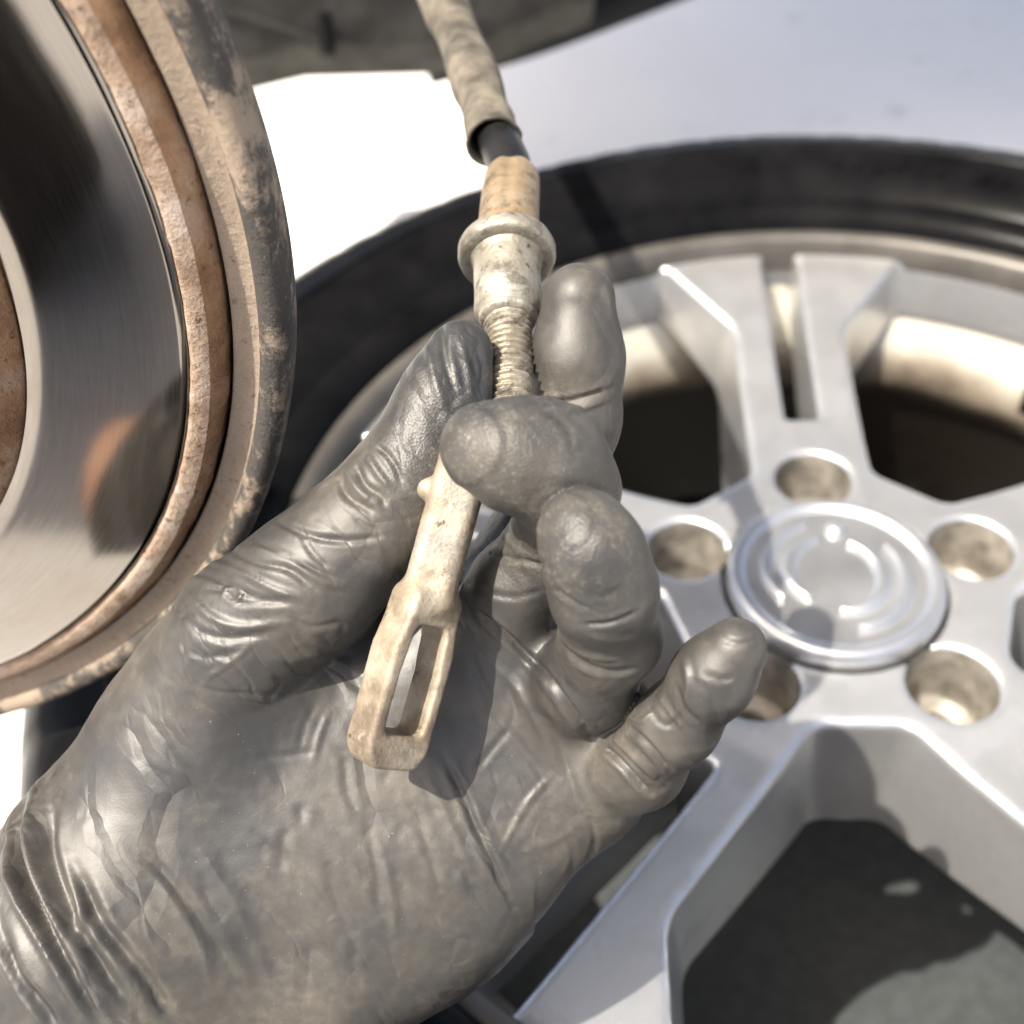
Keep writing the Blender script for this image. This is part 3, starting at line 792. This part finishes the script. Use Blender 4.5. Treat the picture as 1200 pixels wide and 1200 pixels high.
    WR = [
        # thumb joint folds
        ([(394, 555), (405, 580), (424, 592), (441, 602)], .8, -1.0), ([(415, 540), (427, 567), (446, 581), (452, 596)], .8, -1.1), ([(438, 520), (454, 533), (465, 550), (472, 570)], .7, -.9),
        ([(403, 548), (416, 570), (436, 588)], .8, .8), ([(428, 530), (444, 556), (458, 572)], .9, .9), ([(446, 575), (470, 600), (480, 622)], .6, -.35),
        ([(410, 600), (430, 618), (446, 622)], .6, -.4),
        # thumb base folds
        ([(314, 604), (358, 626), (405, 634), (457, 627)], .8, -.7), ([(350, 622), (369, 652), (387, 667)], .7, -.6), ([(262, 640), (297, 658), (339, 668), (369, 692)], .9, -.8),
        ([(212, 664), (255, 679), (297, 700), (350, 708)], .9, -.8), ([(232, 655), (275, 668), (320, 690), (352, 700)], .8, .7), ([(240, 690), (262, 692), (282, 706), (330, 708)], .7, -.55),
        ([(207, 707), (229, 737), (266, 748), (325, 742)], 1.0, -.9), ([(215, 690), (245, 722), (285, 735), (340, 728)], 1.0, .6), ([(280, 640), (330, 650), (375, 680), (410, 690)], .8, .5),
        ([(260, 700), (264, 690), (275, 689), (282, 697), (276, 704), (266, 704)], .5, .6), ([(330, 720), (365, 735), (398, 730), (402, 745)], .7, -.6),
        ([(290, 625), (325, 648), (370, 668), (400, 680)], .6, -.5),
        # palm
        ([(237, 797), (267, 779), (298, 752)], .6, .5), ([(225, 800), (258, 812), (335, 815)], .8, -.5), ([(200, 745), (225, 765), (250, 770), (290, 762)], .9, -.6),
        ([(180, 760), (190, 790), (215, 800)], .9, -.5), ([(345, 735), (370, 760), (405, 770)], .9, -.5), ([(300, 770), (345, 775), (400, 760)], 1.0, .4),
        ([(366, 895), (375, 860), (385, 835)], .8, .5), ([(350, 880), (358, 850), (372, 822)], .8, -.4), ([(290, 890), (340, 885), (372, 880)], .9, -.35),
        ([(137, 975), (183, 1017), (217, 1055), (250, 1100), (283, 1160)], 1.5, -1.0), ([(165, 1000), (205, 1060), (235, 1110), (250, 1165)], 1.3, .8), ([(267, 1025), (317, 1067), (367, 1120), (400, 1180)], 1.6, -.7),
        ([(225, 980), (270, 1050), (300, 1110), (330, 1180)], 1.6, .6), ([(300, 980), (345, 1020), (400, 1090)], 1.4, -.5), ([(380, 1000), (395, 1060), (420, 1120)], 1.4, -.5), ([(450, 1000), (460, 1050), (465, 1110)], 1.1, .5), ([(430, 960), (440, 1020), (445, 1070)], 1.1, -.5),
        ([(517, 882), (539, 925), (565, 986), (582, 1021), (610, 1080)], 1.0, -1.1), ([(645, 910), (617, 943), (586, 1000)], .7, .8), ([(500, 905), (520, 950), (548, 1010), (560, 1050)], 1.1, .6),
        ([(545, 745), (560, 790), (590, 850), (630, 900), (650, 950)], 1.0, -.6), ([(560, 760), (600, 800), (640, 870), (665, 930)], 1.2, .6), ([(600, 850), (575, 880), (560, 900)], .8, -.6), ([(630, 830), (650, 860), (672, 920), (690, 960)], .9, -.6),
        ([(480, 930), (500, 990), (520, 1060)], 1.2, -.5), ([(552, 713), (591, 744), (634, 784), (669, 832), (701, 876)], 1.0, -1.5),
        ([(690, 950), (697, 985), (688, 1010)], .8, -.7), ([(660, 960), (672, 1000), (668, 1030)], .8, -.5), ([(600, 1000), (640, 990), (680, 965)], .9, .4),
        # cuff gathers
        ([(44, 915), (37, 985), (54, 1055), (83, 1117), (117, 1170), (140, 1210)], 1.6, 3.2), ([(5, 1000), (20, 1045), (50, 1096), (78, 1145), (110, 1205)], 1.7, 3.2), ([(62, 930), (58, 990), (76, 1050), (100, 1105), (150, 1180)], 1.4, -2.2),
        ([(22, 960), (25, 1010), (48, 1062), (75, 1115), (105, 1170)], 1.4, -2.6), ([(80, 1020), (96, 1060), (92, 1100), (120, 1150), (160, 1210)], 1.2, 1.8), ([(84, 1015), (121, 1085), (167, 1142), (205, 1200)], 1.6, -2.0),
        ([(0, 1095), (20, 1145), (45, 1175), (70, 1210)], 1.3, -2.2), ([(-10, 1080), (8, 1130), (30, 1165)], 1.2, 1.6), ([(68, 900), (52, 930), (45, 960)], .8, .9),
        # index
        ([(628, 472), (668, 470), (716, 455)], .8, -.9), ([(630, 478), (675, 480), (712, 468)], .7, .6), ([(704, 322), (714, 350), (717, 380)], 1.0, .3),
        # middle: nail edge, joint lines
        ([(566, 645), (600, 655), (645, 664)], .7, -.8), ([(560, 690), (600, 700), (640, 690)], .8, -.4),
        ([(585, 615), (600, 640), (630, 655)], .6, .4), ([(640, 482), (665, 500), (672, 530)], .8, -.3),
        # ring
        ([(650, 690), (673, 707), (696, 718)], .5, -.7), ([(680, 732), (713, 731), (749, 716)], .5, -.9), ([(660, 757), (683, 777), (717, 788), (752, 783)], .7, -.8), ([(690, 745), (720, 752), (752, 745)], .7, .4), ([(655, 745), (690, 768), (730, 775)], .7, .5), ([(672, 690), (700, 700), (730, 690)], .8, -.25),
        # little finger
        ([(705, 873), (729, 895), (762, 932)], .8, -1.5), ([(715, 862), (742, 884), (775, 918)], .8, 1.0), ([(733, 850), (755, 868), (786, 905)], .7, -.9), ([(735, 838), (752, 845), (765, 832)], .6, .8), ([(757, 822), (770, 845), (786, 850), (800, 835)], .7, -.5), ([(768, 810), (782, 832), (804, 858)], .6, .45), ([(790, 800), (800, 830), (820, 850)], .8, -.5),
        ([(846, 750), (866, 754), (886, 750)], .6, -.35), ([(825, 790), (848, 797), (862, 792)], .7, -.4), ([(800, 768), (806, 800), (803, 830)], .8, .5),
        # thumb tip facet
        ([(517, 372), (521, 420), (536, 466)], 1.0, -.7), ([(538, 392), (548, 430), (553, 470)], 1.0, .7), ([(500, 400), (508, 440), (524, 490)], 1.0, .6), ([(556, 400), (566, 430), (563, 462)], .8, -.5),
    ]
    for w in WR:
        c_ = np.mean(np.array(w[0]), 0)
        onpalm = c_[1] > 730 and c_[0] < 690 and abs(w[2]) < 1.05
        wr(w[0], w[1] * (1.1 if onpalm else 1), w[2] * (.6 if onpalm else 1))
    # finger nails under the film: low plateaus with a soft edge
    for (px, py, rx, ry, rot, h, z0, z1) in ((538, 520, 53, 50, .2, .55, 215, 250), (658, 608, 38, 34, .6, .3, 205, 240), (872, 732, 26, 20, -.4, .2, 218, 252)):
        q = pxy - np.array([px, py]); c_, s_ = math.cos(rot), math.sin(rot)
        d = np.sqrt(((q[:, 0]*c_ + q[:, 1]*s_) / rx)**2 + ((-q[:, 0]*s_ + q[:, 1]*c_) / ry)**2)
        t = np.clip((1.06 - d) / .16, 0, 1); t = t*t*(3 - 2*t)
        disp += h * t * facing * ((-V[:, 2] > z0) & (-V[:, 2] < z1))
    rs = np.random.RandomState(11)
    for _ in range(26):                                     # small random creases over the palm film
        px, py = rs.uniform(120, 680), rs.uniform(760, 1180)
        an = math.radians(rs.normal(62, 28)); l = rs.uniform(25, 75)
        q = [(px + math.cos(an)*l*t + rs.normal(0, 5), py + math.sin(an)*l*t + rs.normal(0, 5)) for t in (-.5, 0, .5)]
        wr(q, rs.uniform(1.0, 1.9), rs.uniform(-.4, .3))
    ed = np.vstack([Q[:, [0, 1]], Q[:, [1, 2]], Q[:, [2, 3]], Q[:, [3, 0]]])
    deg = np.bincount(ed.ravel(), minlength=len(V))
    for _ in range(2):
        acc = np.bincount(ed[:, 0], disp[ed[:, 1]], len(V)) + np.bincount(ed[:, 1], disp[ed[:, 0]], len(V))
        disp = .55 * disp + .45 * acc / np.maximum(deg, 1)
    V = V + N * disp[:, None]
    wcuff = (np.clip((230 - pxy[:, 0]) / 60, 0, 1) * np.clip((pxy[:, 1] - 880) / 60, 0, 1))[:, None] * .6
    for _ in range(7):
        acc = np.stack([np.bincount(ed[:, 0], V[ed[:, 1], k], len(V)) + np.bincount(ed[:, 1], V[ed[:, 0], k], len(V)) for k in range(3)], 1)
        V = V * (1 - wcuff) + wcuff * acc / np.maximum(deg, 1)[:, None]
    # cuff: open edge across the forearm
    keep = (pxy[Q].mean(1) @ np.array([-1, 1.0])) < 1214
    Q = Q[keep]
    used = np.unique(Q); mp = np.full(len(V), -1); mp[used] = np.arange(len(used)); V = V[used]; Q = mp[Q]
    g = obj('glove', W3(V), np.ascontiguousarray(Q), m_glove, root)
    tipw = np.zeros(len(used))
    for (px, py, r0, r1) in ((565, 530, 50, 150), (680, 630, 50, 130)):
        tipw = np.maximum(tipw, np.clip((r1 - np.hypot(pxy[used][:, 0] - px, pxy[used][:, 1] - py)) / (r1 - r0), 0, 1))
    at_ = g.data.attributes.new('grip_texture', 'FLOAT', 'POINT'); at_.data.foreach_set('value', tipw.astype(np.float32))
    g['label'] = 'thin black nitrile glove, wrinkled and dusty'
def build_hand_body(D, lo, vox):
    d2 = D[::2, ::2, ::2] + 5.5
    V, Q = nets(np.ascontiguousarray(d2), lo, vox * 2)
    w = W3(V)
    base = at(60, 1150, 292)
    o = obj('person', w, np.ascontiguousarray(Q), m_skin, None, loc=base)
    tag(o, 'hand in a black disposable glove, palm up, pinching the cable between thumb and fingers', 'person')
    return o
build_hand()

# ------------------------------------------------------------------ things under the car
def build_under():
    # suspension arm crossing the top of the picture
    root = empty('suspension_arm', at(400, 60, 800)); tag(root, 'dusty grey-brown suspension arm crossing behind the cable hose', 'suspension arm')
    top = [(150, -160), (300, -150), (480, -150), (700, -150)]
    bot = [(150, 108), (262, 72), (345, 52), (420, 50), (560, 46), (640, 8), (700, -14)]
    out = [at(x, y, 800) for x, y in top[::1]] + [at(x, y, 800) for x, y in bot[::-1]]
    nrm = MC @ np.array([0, -.2, -.98]); n = len(out)
    V = [p for p in out] + [p + nrm * .045 for p in out]
    Fc = [tuple(range(n)), tuple(range(2*n-1, n-1, -1))] + [(i, n+i, n+(i+1) % n, (i+1) % n) for i in range(n)]
    o = obj('arm_plate', V, Fc, m_arm, root, smooth=False)
    bv = o.modifiers.new('b', 'BEVEL'); bv.width = .006; bv.segments = 3
    pts = spline([at(230, -4, 780), at(300, 18, 780), at(365, 40, 784), at(384, 46, 790)], 8)
    V, Fc = tube(pts, [3.4]*len(pts), 16); obj('sensor_wire', V, Fc, m_arm, root)
    pts = spline([at(380, 18, 786), at(383, 40, 786), at(384, 66, 786)], 4)
    V, Fc = tube(pts, [5.5]*len(pts), 16); obj('wire_clip', V, Fc, m_black, root)
    # dark tube standing in for a shadowed underside edge
    pts = spline([at(500, 66, 850), at(585, 44, 860), at(660, 20, 880), at(740, -10, 900), at(900, -70, 960)], 10)
    V, Fc = tube(pts, [21]*len(pts), 24)
    tag(obj('shadow_edge_band', V, Fc, m_black, None, loc=at(660, 15, 880)), 'dark band standing in for a shadowed underside edge, running off the top edge beside the cable hose', 'shadow band')
build_under()

def build_shade_body():
    # the car above: wing with a wheel arch and the floor pan behind it, unseen overhead, added to shade the floor and darken reflections
    root = empty('shade_car_body', (.35, .58, .80)); tag(root, 'grey car wing and underbody overhead, unseen, added to shade the floor', 'car')
    y0 = .64; pts = []
    cx, cz, R = -.02, .55, .40
    x0, x1, zb, zt = -.605, 1.7, .86, 1.45
    a1 = math.asin((zb - cz) / R)
    prof = [(x0, zb), (cx - R * math.cos(a1), zb)] + [(cx - R * math.cos(a1 + (math.pi - 2*a1) * t / 24), cz + R * math.sin(a1 + (math.pi - 2*a1) * t / 24)) for t in range(1, 24)] + [(cx + R * math.cos(a1), zb), (x1, zb), (x1, zt), (x0, zt)]
    n = len(prof)
    V = [(x, y0 - .03 * math.sin((z - zb) / (zt - zb) * math.pi), z) for x, z in prof] + [(x, y0 + .03, z) for x, z in prof]
    Fc = [tuple(range(n))[::-1], tuple(range(n, 2*n))] + [(i, (i+1) % n, n+(i+1) % n, n+i) for i in range(n)]
    obj('shade_wing_panel', V, Fc, m_paint, root, smooth=False)
    def box(nm, a, b, m):
        V = [(x, y, z) for x in (a[0], b[0]) for y in (a[1], b[1]) for z in (a[2], b[2])]
        o = obj(nm, V, [(0, 1, 3, 2), (4, 6, 7, 5), (0, 4, 5, 1), (2, 3, 7, 6), (1, 5, 7, 3), (0, 2, 6, 4)], m, root, smooth=False)
        bv = o.modifiers.new('b', 'BEVEL'); bv.width = .02; bv.segments = 3
    box('shade_floor_pan', (x0 + .005, y0 + .06, 1.30), (x1 - .05, 1.9, 1.36), m_black)
build_shade_body()

def build_reflected_legs():  # unseen legs behind the camera, added as dark reflections for the brake disc
    person = bpy.data.objects['person']
    m_tr = mat_simple('dark_work_trousers', (.035, .033, .034), .85, 0, .3, 60, .001, .2)
    m_sh = mat_simple('dark_leather', (.05, .038, .03), .55, 0, .3, 40, .0006)
    for sx, kx in ((-.57, -.63), (-.06, .02)):
        pts = spline([(sx, -.50, .08), (sx*.7 + kx*.3, -.44, .24), (kx, -.33, .45), (kx, -.48, .49), (kx, -.95, .36)], 8)
        n = len(pts); V, Fc = tube(pts, [112 + 10 * i / n for i in range(n)], 28, lambda i, th: 7 * mnoise.noise(Vector((math.cos(th)*1.5, math.sin(th)*1.5, i*.35))))
        obj('reflected_trouser_leg', V, Fc, m_tr, person)
        pts = spline([(sx, -.62, .05), (sx, -.56, .062), (sx, -.48, .052), (sx + .005, -.40, .036), (sx + .005, -.38, .03)], 5)
        n = len(pts); V, Fc = tube(pts, [38 + 12 * math.sin(math.pi * min(1, i / n * 1.1)) - 14 * (i / n)**3 for i in range(n)], 24)
        V[:, 2] = np.maximum(V[:, 2], .004)
        obj('reflected_shoe', V, Fc, m_sh, person)
build_reflected_legs()
